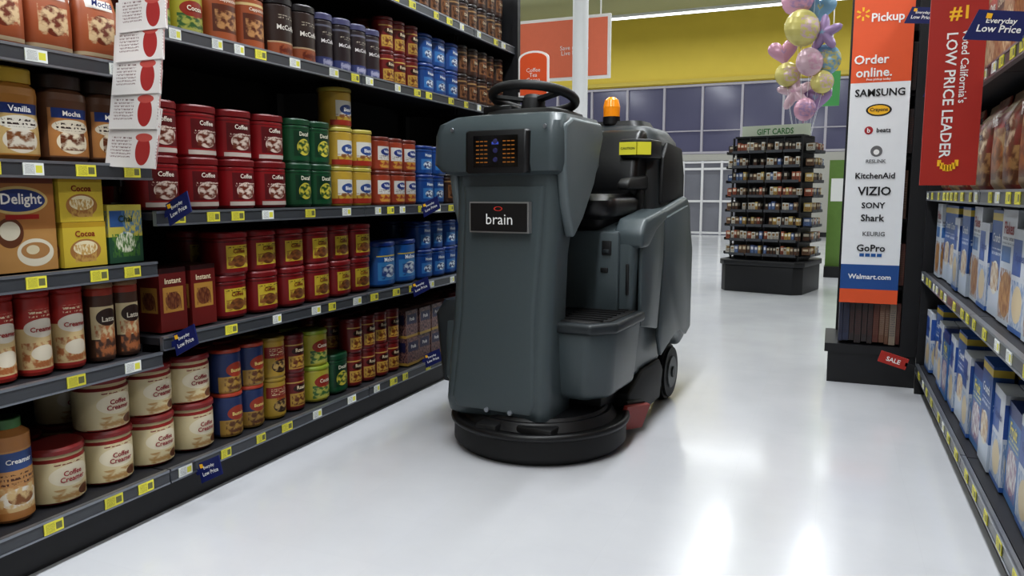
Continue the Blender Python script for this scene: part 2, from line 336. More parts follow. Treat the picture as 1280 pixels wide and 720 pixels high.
prod('brnA','brown_coffee_canister_stack','can',.15,.24,C(60,40,34),[('rect',.3,0,.7,.28,C(180,90,50)),('rect',.3,.27,.7,.3,C(210,180,140)),('blob',.4,.05,.6,.24,C(120,40,20)),('txt',.4,.72,.6,.8,C(200,190,170))],C(30,24,26),'McCoffee',C(230,225,215),.5,.72,2.2,lidh=.12)
prod('brnB','dark_roast_coffee_canister_stack','can',.125,.24,C(50,38,42),[('rect',.3,0,.7,.24,C(60,70,130)),('blob',.4,.05,.6,.2,C(170,170,200)),('rect',.3,.86,.7,.9,C(110,110,130)),('txt',.4,.7,.6,.78,C(200,190,170))],C(76,76,116),'McCoffee',C(228,223,223),.5,.72,2.2,lidh=.12)
prod('brnC','espresso_coffee_can_stack','can',.12,.17,C(66,40,30),[('rect',.36,.2,.64,.7,C(140,90,52)),('blob',.38,.22,.62,.66,C(60,30,20)),('rect',.3,.8,.7,.86,C(170,130,80))],C(34,24,22),'Dark',C(215,195,160),.5,.4,2.2)
prod('yelG','yellow_green_drink_can_stack','can',.15,.16,C(186,176,48),[('rect',.36,.1,.64,.5,C(60,110,50)),('ell',.5,.62,.12,.2,C(170,50,30)),('blob',.36,.1,.64,.45,C(190,190,80))],C(140,160,40),'Cocoa',C(240,235,210),.58,.42,2.2)
prod('orgB','orange_brown_canister_stack','can',.15,.22,C(188,92,48),[('rect',.36,.2,.64,.7,C(110,50,28)),('blob',.38,.25,.62,.6,C(210,150,90)),('rect',.3,.85,.7,.9,C(240,210,140))],C(90,50,36),'Cappuccino',C(240,225,205),.7,.55,2.2)
prod('pouch','orange_creamer_pouch_row','bag',.14,.22,C(190,96,54),[('ell',.5,.42,.085,.2,C(130,50,26)),('rect',.4,.7,.6,.84,C(230,222,210)),('blob',.4,.22,.6,.6,C(235,200,150)),('rect',0,.05,1,.1,C(226,200,160))],None,'Mocha',C(40,60,140),.77,.5,d=.075)
prod('jarG','gold_cappuccino_jar_row','jar',.145,.255,C(196,130,50),[('rect',.36,.08,.64,.76,C(218,182,112)),('ell',.5,.26,.1,.17,C(240,230,210)),('blob',.42,.14,.58,.38,C(150,90,46)),('rect',.38,.62,.62,.76,C(40,70,150)),('ell',.5,.5,.12,.1,C(238,232,215)),('txt',.4,.44,.6,.56,C(60,40,40))],C(206,170,50),'Vanilla',C(235,235,235),.55,.42,3.4)
prod('jarB','brown_cappuccino_jar_row','jar',.145,.255,C(110,70,46),[('rect',.36,.08,.64,.76,C(196,130,66)),('ell',.5,.28,.1,.17,C(240,226,196)),('blob',.42,.16,.58,.42,C(120,60,30)),('rect',.38,.62,.62,.76,C(40,70,150)),('ell',.5,.5,.12,.1,C(226,214,190)),('txt',.4,.44,.6,.56,C(60,40,40))],C(60,46,40),'Mocha',C(240,235,225),.55,.38,3.4)
prod('dbox','creamer_carton_row','box',.2,.265,C(190,124,60),[('rect',0,0,1,.45,C(206,150,80)),('ell',.3,.42,.2,.16,C(120,66,36)),('ell',.3,.44,.15,.10,C(236,226,200)),('ell',.66,.2,.28,.15,C(240,230,205)),('ell',.66,.22,.22,.09,C(196,140,80)),('ell',.62,.23,.1,.05,C(236,220,180)),('ell',.45,.76,.45,.15,C(226,196,120)),('ell',.45,.76,.41,.12,C(50,70,140)),('rect',.25,.56,.75,.61,C(190,40,30)),('rect',0,.94,1,1,C(120,60,40))],None,'Delight',C(245,240,230),.76,.6,d=.12)
prod('ycan','yellow_cocoa_tin_stack','box',.145,.135,C(216,186,50),[('ell',.5,.36,.36,.26,C(176,120,60)),('ell',.5,.42,.28,.16,C(236,222,180)),('blob',.25,.1,.75,.5,C(206,160,80)),('rect',0,.88,1,1,C(190,150,30))],None,'Cocoa',C(160,40,30),.74,.45,d=.12)
prod('gbox','green_tea_carton_row','box',.13,.185,C(200,184,70),[('rect',0,0,1,.45,C(44,86,60)),('ell',.5,.35,.3,.18,C(226,226,200)),('blob',.1,.1,.9,.5,C(80,130,50)),('rect',.05,.62,.5,.9,C(50,90,150)),('blob',.4,.5,1,.9,C(90,130,160))],None,'Chai',C(40,60,30),.76,.4,d=.1)
prod('ctube','creamer_canister_row','can',.1,.245,C(184,48,40),[('rect',0,.08,1,.6,C(226,196,140)),('ell',.5,.6,.17,.12,C(232,222,205)),('blob',.3,.1,.7,.42,C(190,110,56)),('ell',.5,.28,.12,.1,C(236,224,200)),('rect',.3,.0,.7,.06,C(190,50,40)),('txt',.38,.74,.62,.84,C(240,220,180))],C(174,40,36),'Creamer',C(180,30,30),.55,.72,2,lidh=.06)
prod('dtube','coffee_syrup_canister_row','can',.09,.245,C(84,54,40),[('rect',.3,.3,.7,.75,C(216,196,150)),('blob',.34,.06,.66,.5,C(190,110,60)),('ell',.5,.6,.14,.12,C(60,34,26)),('rect',0,.9,1,1,C(180,60,40))],C(146,110,74),'Latte',C(240,230,210),.54,.5,2,lidh=.06)
prod('tub','creamer_tub_stack','tub',.175,.175,cream,[('rect',0,.86,1,.93,C(160,40,36)),('ell',.5,.56,.13,.22,C(236,224,194)),('blob',.38,.06,.62,.3,C(196,150,86)),('ell',.58,.18,.05,.1,C(120,70,40)),('txt',.4,.76,.6,.84,C(150,60,50)),('rect',.3,.0,.7,.04,C(190,60,50))],C(140,34,34),'Coffee\nCreamer',C(166,26,44),.48,.46,2,lidh=.12)
prod('gjar','nut_creamer_jar_row','bottle',.12,.3,C(190,124,60),[('rect',0,.12,1,.8,C(206,146,80)),('ell',.5,.26,.16,.12,C(240,232,215)),('ell',.5,.26,.1,.07,C(150,90,40)),('rect',.34,.58,.66,.78,C(52,84,150)),('txt',.36,.42,.64,.54,C(90,40,20)),('blob',.3,.12,.7,.4,C(226,190,130))],C(60,116,52),'Creamer',C(245,245,240),.6,.62,2)
prod('rbox','red_coffee_carton_row','box',.12,.22,C(130,34,30),[('rect',.12,.3,.88,.7,C(206,150,60)),('ell',.5,.48,.28,.14,C(110,46,30)),('blob',.2,.34,.8,.62,C(150,90,50)),('rect',0,.92,1,1,C(60,20,20))],None,'Instant',C(240,220,180),.8,.6,d=.1)
prod('goldc','blue_gold_coffee_can_stack','can',.125,.17,C(40,60,116),[('rect',.3,0,.7,.42,C(190,146,60)),('ell',.5,.58,.12,.18,C(186,60,34)),('blob',.36,.04,.64,.38,C(110,60,30))],C(180,60,34),'Bustelo',C(240,215,120),.52,.45,2,lidh=.08)
prod('yelc','yellow_red_coffee_can_stack','can',.12,.17,C(200,160,44),[('rect',.3,.55,.7,.85,C(170,40,30)),('ell',.5,.32,.12,.18,C(60,30,20)),('txt',.36,.6,.64,.8,C(240,220,170)),('blob',.38,.2,.62,.45,C(210,170,90))],C(160,130,40),'Espresso',C(180,30,26),.48,.5,2,lidh=.08)
prod('pack','coffee_pod_carton_row','box',.13,.15,C(66,40,56),[('blob',0,0,1,1,C(160,114,104)),('rect',.1,.5,.9,.85,C(40,40,86)),('rect',0,0,1,.1,C(190,150,60))],None,'Pods',C(235,230,225),.68,.4,d=.12)
prod('cerA','corn_cereal_carton_row','box',.2,.365,C(200,210,222),[('rect',0,.72,1,1,C(224,230,236)),('ell',.5,.26,.42,.2,C(204,150,80)),('blob',.08,.04,.92,.48,C(160,100,46)),('rect',.06,.54,.7,.68,C(60,114,180)),('txt',.1,.7,.9,.76,C(60,60,90))],None,'Flakes',C(170,36,34),.84,.65,d=.06)
prod('cerB','blue_cereal_carton_row','box',.19,.36,C(42,92,170),[('rect',0,.0,1,.26,C(200,212,228)),('ell',.5,.36,.36,.16,C(226,222,205)),('blob',.15,.24,.85,.5,C(190,140,80)),('rect',.0,.9,1,.97,C(220,190,60)),('txt',.1,.56,.9,.64,C(220,225,235))],None,'Crunch',C(235,235,235),.74,.65,d=.06)
prod('cerC','oat_cereal_carton_row','box',.19,.33,C(186,134,88),[('ell',.5,.33,.42,.25,C(232,206,160)),('blob',.1,.05,.9,.6,C(160,104,64)),('rect',0,.7,1,.9,C(180,70,58))],None,'Oats',C(240,236,225),.8,.5,d=.06)
prod('cerD','red_cereal_carton_row','box',.19,.3,C(176,50,52),[('ell',.5,.33,.4,.22,C(230,220,200)),('blob',.15,.13,.85,.52,C(204,150,90)),('rect',0,.0,1,.1,C(230,230,230)),('txt',.1,.56,.9,.64,C(240,230,200))],None,'Berry',C(240,240,240),.78,.6,d=.06)
prod('cerE','fruit_cereal_carton_row','box',.19,.3,C(66,124,190),[('ell',.5,.33,.4,.22,C(230,230,228)),('blob',.1,.08,.9,.55,C(160,120,150)),('rect',0,.85,1,1,C(40,64,140)),('txt',.1,.58,.9,.66,C(236,226,120))],None,'Fruit',C(240,220,80),.75,.55,d=.06)
prod('cerF','white_blue_cereal_carton_row','box',.18,.31,C(210,216,226),[('rect',0,.55,.6,.9,C(50,94,180)),('blob',.05,.05,.95,.5,C(120,155,205)),('ell',.5,.28,.34,.18,C(226,204,160)),('rect',.0,.0,1,.05,C(60,110,190))],None,'Squares',C(40,70,150),.72,.6,d=.06)
prod('bagR','snack_multipack_row','bag',.25,.34,C(150,60,48),[('ell',.5,.55,.1,.16,C(220,196,160)),('rect',.36,.04,.64,.4,C(190,140,84)),('blob',.36,.04,.64,.7,C(120,70,44)),('rect',0,.78,1,.82,C(220,200,170)),('blob',.36,.7,.64,1,C(190,150,110))],None,'Pops',C(50,46,90),.58,.34,d=.14)
prod('bagT','tan_snack_bag_row','bag',.25,.34,C(186,150,104),[('ell',.5,.35,.12,.2,C(190,116,64)),('blob',.36,.1,.64,.7,C(136,84,50)),('rect',.38,.62,.62,.78,C(170,46,46)),('rect',0,.84,1,.88,C(226,210,170))],None,'Puffs',C(240,235,230),.7,.38,d=.14)
prod('bxU','granola_carton_row','box',.2,.33,C(150,80,50),[('blob',.05,.05,.95,.6,C(206,160,100)),('rect',0,.66,1,.86,C(90,40,34))],None,'Granola',C(235,215,180),.76,.7,d=.06)
XL=-2.08
row('pouch',.75,1.82,1.505,XL,0,1,3,jit=.12)
row('jarG',.8,1.54,1.195,XL,0,1,2); row('jarB',1.55,1.84,1.195,XL,0,1,2)
row('dbox',.95,1.55,.88,XL,0,1,2,jit=.02); row('ycan',1.56,1.71,.88,XL,0,2,2,jit=.02); row('gbox',1.715,1.845,.88,XL,0,1,2,jit=.02)
row('ctube',.8,1.64,.575,XL,0,1,3); row('dtube',1.65,1.84,.575,XL,0,1,3)
row('gjar',.8,1.46,.165,XL,0,1,2)
put('tub',XL,1.545,.165,0); put('tub',XL-.19,1.545,.165,0)
row('tub',1.635,2.17,.165,XL,0,2,2)
row('goldc',2.18,2.44,.165,XL,0,2,3); row('yelc',2.44,2.57,.165,XL,0,2,3); row('redC',2.57,2.7,.165,XL,0,2,3)
row('yelG',2.72,2.88,.165,XL,0,2,2); row('grnA',2.88,3.02,.165,XL,0,1,2); row('redC',3.03,3.5,.165,XL,0,2,3); row('pack',3.52,4.1,.165,XL,0,2,2,jit=.02); row('redC',4.12,4.9,.165,XL,0,2,2)
row('rbox',1.9,2.03,.625,XL,0,1,3,jit=.03); row('rbox',2.04,2.18,.625,XL,0,1,3,jit=.03)
row('redB',2.2,3.24,.625,XL,0,2,2); row('bluT',3.28,3.7,.625,XL,0,1,2); row('bluA',3.72,4.9,.625,XL,0,2,2)
row('redA',1.88,2.62,1.045,XL,0,2,2); row('grnA',2.63,2.93,1.045,XL,0,2,2); row('yelA',2.96,3.28,1.045,XL,0,2,2)
put('yelA',XL,3.04,1.045+.362,0,tier=1.045)
row('orgA',3.3,3.72,1.045,XL,0,2,2); row('bluA',3.74,4.04,1.045,XL,0,2,2); row('brnC',4.06,4.9,1.045,XL,0,2,2)
row('yelG',1.9,2.22,1.655,XL,0,1,2); row('orgB',2.22,2.38,1.655,XL,0,1,2); row('orgB',2.38,2.54,1.655,XL,0,1,2); row('brnA',2.55,2.7,1.655,XL,0,1,2)
row('brnA',2.7,2.85,1.655,XL,0,1,2); row('brnB',2.86,3.36,1.655,XL,0,1,2); row('redC',3.38,3.74,1.655,XL,0,2,2); row('bluA',3.76,4.22,1.655,XL,0,2,2); row('brnC',4.24,4.9,1.655,XL,0,2,2)
row('orgA',1.9,3.2,2.095,XL,0,1,2); row('brnC',3.22,4.9,2.095,XL,0,2,2)
XR=.49; PI=math.pi
def mix(keys,y0,y1,z,deep=2):
    y=y0; i=0
    while y<y1-.1:
        k=keys[i%len(keys)]; i+=1; w=PR[k]['w']+.006; off=random.uniform(0,.02)
        for q in range(deep*2 if PR[k]['kind']=='box' else deep): put(k,XR+q*(PR[k]['d']+.006)+off,y+w/2,z,PI,.03,z)
        y+=w
mix(['cerC','cerD','cerF','cerE','cerC','cerD','cerF','cerD','cerF','cerE','cerF','cerB','cerE','cerF','cerB','cerF','cerE','cerF','cerB','cerF'],.75,4.6,.175)
mix(['cerC','cerB','cerA','cerC','cerD','cerC','cerA','cerC','cerA','cerF','cerA','cerB','cerF','cerA','cerB','cerF','cerB','cerB','cerA','cerB'],.75,4.6,.685)
mix(['bagR','bagT'],.75,4.6,1.115); mix(['bxU','cerC'],.75,4.6,1.535)
mix(['bxU','cerD','bxU'],.75,4.6,2.015)
for k,p in PR.items():
    for t_,mb in p['mbs'].items(): mb.build(p['name'],p['mats'])
# ---------------------------------------------------------------- shelving
def gondola(name,xf,sgn,bays,height=2.45,depth=.5):
    e=empty(name); f=MB(); L=MB(); xb=xf-sgn*depth
    ya=min(b_[0] for b_ in bays); yb=max(b_[1] for b_ in bays)
    f.box((xb-sgn*.015,(ya+yb)/2,height/2),(.03,yb-ya,height),0)
    f.box((xf-sgn*.27,(ya+yb)/2,.05),(.46,yb-ya,.1),1)
    for (y0,y1,zs) in bays:
        for y in (y0+.012,y1-.012): f.box((xb+sgn*.02,y,height/2),(.04,.024,height),1)
        for zi,z in enumerate(zs):
            f.box(((xf+xb)/2-sgn*.004,(y0+y1)/2,z-.015),(depth-.01,y1-y0-.006,.024),2)
            f.box((xf+sgn*.004,(y0+y1)/2,z-.022),(.014,y1-y0-.006,.05),3)
            f.box((xf+sgn*.012,(y0+y1)/2,z-.001),(.006,y1-y0-.006,.008),3)
            f.box((xf+sgn*.012,(y0+y1)/2,z-.043),(.006,y1-y0-.006,.006),3)
            f.box((xf+sgn*.0115,(y0+y1)/2,z-.022),(.002,y1-y0-.01,.034),4)
            for yy in (y0+.02,y1-.02):
                if zi: f.box(((xf+xb)/2-sgn*.05,yy,z-.045),(depth-.12,.008,.04),1)
            y=y0+random.uniform(.03,.1)
            while y<y1-.08:
                w=random.choice((.05,.06,.065)); L.box((xf+sgn*.0145,y+w/2,z-.022),(.003,w,.034),0 if random.random()<.6 else 1)
                y+=w+random.choice((.06,.1,.14,.2))
    f.build('frame',[dark,black,shelfm,lipm,mat('lip_insert',sr(76,78,82),.3,.3)],e); L.build('price_labels',[tagY,tagW],e); return e
gl=gondola('grocery_shelving_unit',-2.06,1,[(.6,1.86,[.16,.57,.875,1.19,1.5,2.09]),(1.86,3.08,[.16,.62,1.04,1.65,2.09]),(3.08,4.3,[.16,.62,1.04,1.65,2.09]),(4.3,4.95,[.16,.62,1.04,1.65,2.09])])
b=MB(); b.box((-2.31,4.97,1.225),(.54,.03,2.45)); b.box((-2.045,4.965,1.225),(.04,.05,2.45)); b.build('end_panel',[black],gl)
gr=gondola('grocery_shelving_unit',XR-.01,-1,[(.6,1.82,[.17,.68,1.11,1.53,2.01]),(1.82,3.04,[.17,.68,1.11,1.53,2.01]),(3.04,4.64,[.17,.68,1.11,1.53,2.01])])
b=MB(); b.box((.74,4.66,1.225),(.54,.03,2.45)); b.build('end_panel',[black],gr)
def flag(par,x,y,z,tilt=-18,w=.11,h=.085):
    b=MB(); M=Matrix.Translation((x,y,z))@Matrix.Rotation(R(tilt),4,'Y')
    pts=[(-w/2,0,-h*.5),(w/2,0,-h*.3),(w*.55,0,h*.5),(-w*.4,0,h*.35)]
    V=[(p[0],-.002,p[2]) for p in pts]+[(p[0],.002,p[2]) for p in pts]
    b.add(V,[(0,1,2,3),(7,6,5,4),(0,4,5,1),(1,5,6,2),(2,6,7,3),(3,7,4,0)],0,None,False,M)
    b.text('Everyday',M@plane_M((.004,-.0035,.012),(1,0,.12)),width=w*.5,mi=1); b.text('Low Price',M@plane_M((.004,-.0035,-.008),(1,0,.12)),width=w*.72,mi=1)
    b.box((0-w*.45 if par is gl else w*.5,0,0),(.03,.006,.02),0,M)
    b.box((-.03,-.004,h*.22),(.014,.002,.014),2,M)
    b.build('shelf_price_flag',[navy,wt,yl],par)
for (x,y,z) in ((-1.99,1.9,1.05),(-1.99,1.9,.61),(-1.99,1.98,.13),(-1.99,3.62,1.03),(-1.99,3.5,.61),(-1.99,3.62,.2)): flag(gl,x,y,z)
flag(gr,.405,2.55,1.565,14,.15,.1); flag(gr,.34,4.1,1.92,14,.12,.09); flag(gr,.41,3.9,1.56,14,.1,.09)
cp=MB(); cpm=layered('coupon_card',C(244,238,234),[('txt',.08,.66,.62,.74,C(190,60,60)),('ell',.74,.28,.15,.24,C(196,50,48)),('ell',.74,.5,.17,.07,C(225,90,80)),('txt',.08,.15,.5,.5,C(150,120,120)),('ell',.3,.92,.06,.05,C(200,60,50))],.45)
for i,(z,w) in enumerate(((1.27,.175),(1.385,.165),(1.49,.16),(1.59,.155),(1.68,.15))):
    M=Matrix.Translation((-1.975+.004*i,1.73+.012*i,z))@Matrix.Rotation(R(8+i*2),4,'Z')@Matrix.Rotation(R(3-2*i),4,'Y')@Matrix.Rotation(R(-10),4,'X')
    cp.box((0,0,0),(w,.012,.185),0,M); cp.text('McCoffee',M@plane_M((0.01,-.0075,.055),(1,0,0)),width=w*.62,mi=1)
cp.box((-1.975,1.80,1.5),(.02,.004,.55),2); cp.box((-2.01,1.80,1.77),(.08,.01,.012),2)
cp.build('coupon_card_strip',[cpm,mat('cp_red',C(180,40,50),.5),white],gl)
# ---------------------------------------------------------------- right endcap + tall sign
e=empty('endcap_display_unit')
b=MB(); ya,yb=4.78,5.3
b.box((.25,(ya+yb)/2,.09),(.46,yb-ya,.18),0); b.box((.25,(ya+yb)/2,.205),(.50,yb-ya+.02,.05),0)
b.box((.10,ya+.1,1.4),(.04,.04,2.34),0); b.box((.44,ya+.02,1.36),(.09,.06,2.26),0); b.box((.27,yb-.02,1.36),(.42,.03,2.26),0); b.box((.475,(ya+yb)/2,1.36),(.02,yb-ya,2.26),0)
for z in (.56,.95,1.3,1.65,2.0): b.box((.27,(ya+yb)/2+.02,z),(.38,yb-ya-.1,.02),0)
b.build('frame',[black],e)
b=MB(); cols=[C(126,88,66),C(58,48,48),C(170,152,132),C(104,54,44),C(52,58,86)]
for z,h in ((.235,.28),(.575,.28),(.96,.3),(1.31,.3),(1.66,.3)):
    x=.07
    while x<.38:
        w=random.uniform(.02,.04); b.box((x+w/2,ya+.02+.07,z+h*.45),(w*.92,.14,h*.9*random.uniform(.85,1)),random.randrange(5)); x+=w
b.build('media_cases',[layered('case%d'%i,c,[('txt',.1,.2,.9,.8,cols[(i+2)%5])]) for i,c in enumerate(cols)],e)
sg=empty('tall_brand_list_sign'); b=MB(); sx0,sx1=.065,.365; sy=4.755; cx=(sx0+sx1)/2; w=sx1-sx0
b.box((cx,sy,1.095),(w,.02,.77+.46),1)
b.box((cx,sy,2.06),(w,.021,.7),0)
b.box((cx,sy-.001,.52),(w,.022,.08),0); b.box((cx,sy-.001,.63),(w,.023,.14),2)
b.build('panel',[orange,mat('sign_white',C(250,252,255),.5,noise=.02),mat('sign_blue',C(34,90,170),.5)],sg)
b=MB()
def T_(t,x,z,h=None,wd=None,mi=0,y=sy-.0145): b.text(t,plane_M((x,y,z),(1,0,0)),width=wd,height=h,mi=mi)
T_('Pickup',cx+.02,2.05,h=.06); T_('Order',cx-.05,1.835,h=.05); T_('online.',cx-.035,1.765,h=.05); T_('Free pickup today',cx-.01,1.725,h=.016)
for a in range(6):
    M=plane_M((sx0+.045,sy-.0125,2.08),(1,0,0))@Matrix.Rotation(R(60*a),4,'Z')@Matrix.Translation((0,.024,0)); b.add([(-.004,-.01,0),(.004,-.01,0),(.006,.012,0),(-.006,.012,0)],[(0,1,2,3)],3,None,False,M)
T_('SAMSUNG',cx,1.655,wd=.25,mi=1)
def disc(x,z,rx,rz,mi,y=sy-.0118): b.add([(x+rx*math.cos(2*math.pi*k/24),y,z+rz*math.sin(2*math.pi*k/24)) for k in range(24)],[list(range(24))[::1]],mi)
disc(cx,1.56,.065,.033,1); disc(cx,1.56,.055,.026,3,sy-.0122); T_('Crayons',cx,1.56,wd=.09,mi=1)
disc(cx-.045,1.45,.022,.022,2); T_('b',cx-.045,1.45,h=.026); T_('beats',cx+.03,1.45,h=.025,mi=1)
disc(cx,1.335,.03,.03,4); disc(cx,1.33,.015,.015,0,sy-.0123); T_('RESLINK',cx,1.28,h=.02,mi=4)
T_('KitchenAid',cx,1.2,wd=.2,mi=1); T_('VIZIO',cx,1.115,wd=.17,mi=1); T_('SONY',cx,1.035,wd=.12,mi=1); T_('Shark',cx,.965,wd=.12,mi=1)
T_('KEURIG',cx+.01,.875,h=.025,mi=4); T_('GoPro',cx,.795,h=.04,mi=1)
for i in range(4): b.box((cx-.045+i*.03,sy-.0115,.755),(.024,.002,.018),5)
T_('Walmart.com',cx,.632,wd=.22)
b.build('lettering',[wt,bk,mat('pr_red',C(200,30,40),.5),yl,mat('pr_grey',C(120,120,122),.5),mat('pr_blue',C(30,100,180),.5)],sg)
b=MB(); M=Matrix.Translation((.345,4.5,.21))@Matrix.Rotation(R(16),4,'Y'); b.box((0,0,0),(.14,.02,.06),0,M); b.text('SALE',M@plane_M((0,-.011,0),(1,0,0)),width=.07,mi=1); b.box((.085,.0,0),(.05,.02,.02),2,M)
b.build('red_shelf_tag',[red,wt,black],gr)
b=MB(); M=Matrix.Translation((.375,3.12,1.70))
b.box((0,0,0),(.175,.014,1.14),0,M)
b.text('#1',M@plane_M((0.0,-.0085,.02),(1,0,0)),height=.05,mi=2)
b.text('Voted California\'s',M@plane_M((.028,-.0085,-.16),(0,0,-1),(1,0,0)),width=.25,mi=1,bold=.01)
b.text('LOW PRICE LEADER',M@plane_M((-.015,-.0085,-.26),(0,0,-1),(1,0,0)),width=.43,mi=1,bold=.015)
for k in range(7): b.box((-.03+.009*k,-.008,-.51+.004*((k-3)**2)*.5),(.012,.002,.022),2,M)
b.box((.09,.01,.35),(.012,.02,.02),3,M); b.box((.09,.01,-.35),(.012,.02,.02),3,M)
b.build('blade_sign',[red,wt,yl,black])
b=MB(); w2,h0,h1=.11,-.17,.09; n=10
pts=[(-w2,h0),(w2,h0),(w2,h1)]+[(w2*math.cos(R(180*k/n)),h1+.05*math.sin(R(180*k/n))) for k in range(1,n)]+[(-w2,h1)]
def slab(b,pts,y,t,mi,M): 
    k=len(pts); V=[(p[0],y-t/2,p[1]) for p in pts]+[(p[0],y+t/2,p[1]) for p in pts]
    b.add(V,[list(range(k)),list(range(k,2*k))[::-1]]+[(i,i+k,(i+1)%k+k,(i+1)%k) for i in range(k)],mi,None,False,M)
M=Matrix.Translation((-1.91,4.95,1.92)); slab(b,pts,0,.012,0,M); slab(b,[(x*.88,z*.9) for x,z in pts],-.004,.012,1,M)
b.text('Coffee\nTea\nCocoa',M@plane_M((0,-.0115,-.02),(1,0,0)),width=.1,mi=0,bold=0)
b.box((-.115,.0,-.12),(.03,.02,.02),2,M)
b.build('aisle_end_sign',[wt,orange,black],gl)
b=MB(); M=Matrix.Translation((-2.98,8.5,2.74)); b.box((0,0,0),(1.24,.03,.70),0,M); b.box((0,-.006,0),(1.17,.03,.63),1,M)
b.text('Save money.\nLive better.',M@plane_M((.2,-.023,-.02),(1,0,0)),width=.34,mi=0,bold=0)
for x in (-.5,.5): b.box((x,0,.35+(H-3.09)/2),(.012,.012,H-3.09),0,M)
b.build('hanging_promotional_sign',[wt,mat('sign_orange_dull',sr(222,116,84),.5,noise=.04)])
b=MB(); b.lathe([(.1,0),(.1,.25),(.08,.26),(.08,H)],(-2.46,7.7,0),24,[1,0,0]); b.build('support_column',[white,black])
# ---------------------------------------------------------------- merchandise rack island
e=empty('merchandise_rack',(-.62,9.25,0),R(-14)); e.scale=(.82,.86,1); b=MB()
pts=[(-.56,-.38),(-.46,-.5),(.46,-.5),(.56,-.38),(.56,.38),(.46,.5),(-.46,.5),(-.56,.38)]
prism('base',pts,'z',0,.30,black,e,.01,2); prism('base_rim',[(x*1.04,y*1.04) for x,y in pts],'z',.30,.36,black,e,.01,2)
for x in (-.46,-.23,0,.23,.46): b.box((x,-.33,1.04),(.02,.03,1.36),0)
b.box((0,0,1.04),(.9,.5,1.36),0)
prods=MB()
for i in range(8):
    z=.41+i*.163
    for sx in range(4):
        x0=-.45+.23*sx
        b.box((x0+.11,-.335,z),(.215,.17,.012),0); b.box((x0+.11,-.42,z+.012),(.215,.006,.03),2)
        x=x0+.012
        while x<x0+.2:
            w=random.uniform(.035,.06)
            if random.random()<.92: prods.box((x+w/2,-.345,z+.06),(w*.9,.1,random.uniform(.07,.115)),random.choice((0,0,1,1,2,3,4,5)))
            x+=w
    for sy_ in range(2):
        y0=-.22+.24*sy_
        for sgn in (1,-1):
            b.box((sgn*.52,y0+.1,z),(.15,.22,.012),0); b.box((sgn*.6,y0+.1,z+.012),(.006,.22,.03),2)
            y=y0
            while y<y0+.18:
                w=random.uniform(.035,.06); prods.box((sgn*.53,y+w/2,z+.055),(.1,w*.9,random.uniform(.07,.1)),random.choice((0,1,2,3,4,5))); y+=w
b.box((0,-.02,1.80),(.92,.06,.14),1); b.text('GIFT CARDS',plane_M((0,-.052,1.8),(1,0,0)),width=.5,mi=3)
b.box((0,-.04,1.73),(.92,.5,.02),0)
b.build('shelves',[black,mat('rack_header',C(206,214,192),.5),mat('rack_lip',C(90,92,98),.4,.4),mat('rack_green',C(60,130,60),.5)],e)
prods.build('packets',[layered('pk%d'%i,c,[('rect',.15,.55,.85,.85,c2),('blob',.1,.1,.9,.5,c3)]) for i,(c,c2,c3) in enumerate(((C(235,232,220),C(150,110,60),C(120,90,60)),(C(60,52,48),C(200,190,170),C(120,70,40)),(C(210,180,100),C(236,232,216),C(150,70,30)),(C(80,96,140),C(230,230,236),C(120,150,200)),(C(186,100,72),C(236,220,196),C(90,40,30)),(C(136,100,74),C(226,210,176),C(60,40,30))))],e)
e=empty('foil_balloon_bunch',(-.38,10.2,0)); b=MB(); bc=[C(240,176,204),C(196,160,214),C(150,200,236),C(240,224,130),C(240,200,214)]
B=[(-.12,0,3.45,.2,0),(.12,.1,3.35,.2,2),(-.05,-.12,3.08,.22,3),(.2,0,3.02,.19,1),(-.27,.08,2.85,.17,0),(.22,.1,2.72,.19,2),(.05,-.1,2.68,.17,4),(-.1,.05,2.35,.2,4),(.14,.12,2.28,.18,1),(-.2,.0,2.56,.15,3),(.08,-.05,3.65,.2,2),(.02,-.1,2.12,.14,0),(.2,.0,2.45,.14,3)]
st=MB()
def foil(b,shape,r,mi,M):
    # puffy foil: outline radius function, inflated towards the centre
    n=40; rings=[1,.97,.88,.7,.45,.2]
    for side in (1,-1):
        V=[];F=[]
        for q in rings:
            for k in range(n):
                a=2*math.pi*k/n
                if shape=='star': rr=.72+.28*math.cos(5*(a-math.pi/2))
                else: # heart
                    t=a; hx=16*math.sin(t)**3/17; hy=(13*math.cos(t)-5*math.cos(2*t)-2*math.cos(3*t)-math.cos(4*t))/17; V.append((hx*r*q,-side*.3*r*math.sqrt(max(0,1-q*q)),hy*r*q)); continue
                V.append((rr*r*q*math.cos(a),-side*.3*r*math.sqrt(max(0,1-q*q)),rr*r*q*math.sin(a)))
        for j in range(len(rings)-1):
            for k in range(n): F.append((j*n+k,j*n+(k+1)%n,(j+1)*n+(k+1)%n,(j+1)*n+k))
        F.append([ (len(rings)-1)*n+k for k in range(n)])
        b.add(V,F,mi,[[(.3+.01*i,.5) for i in range(len(f))] for f in F],True,M)
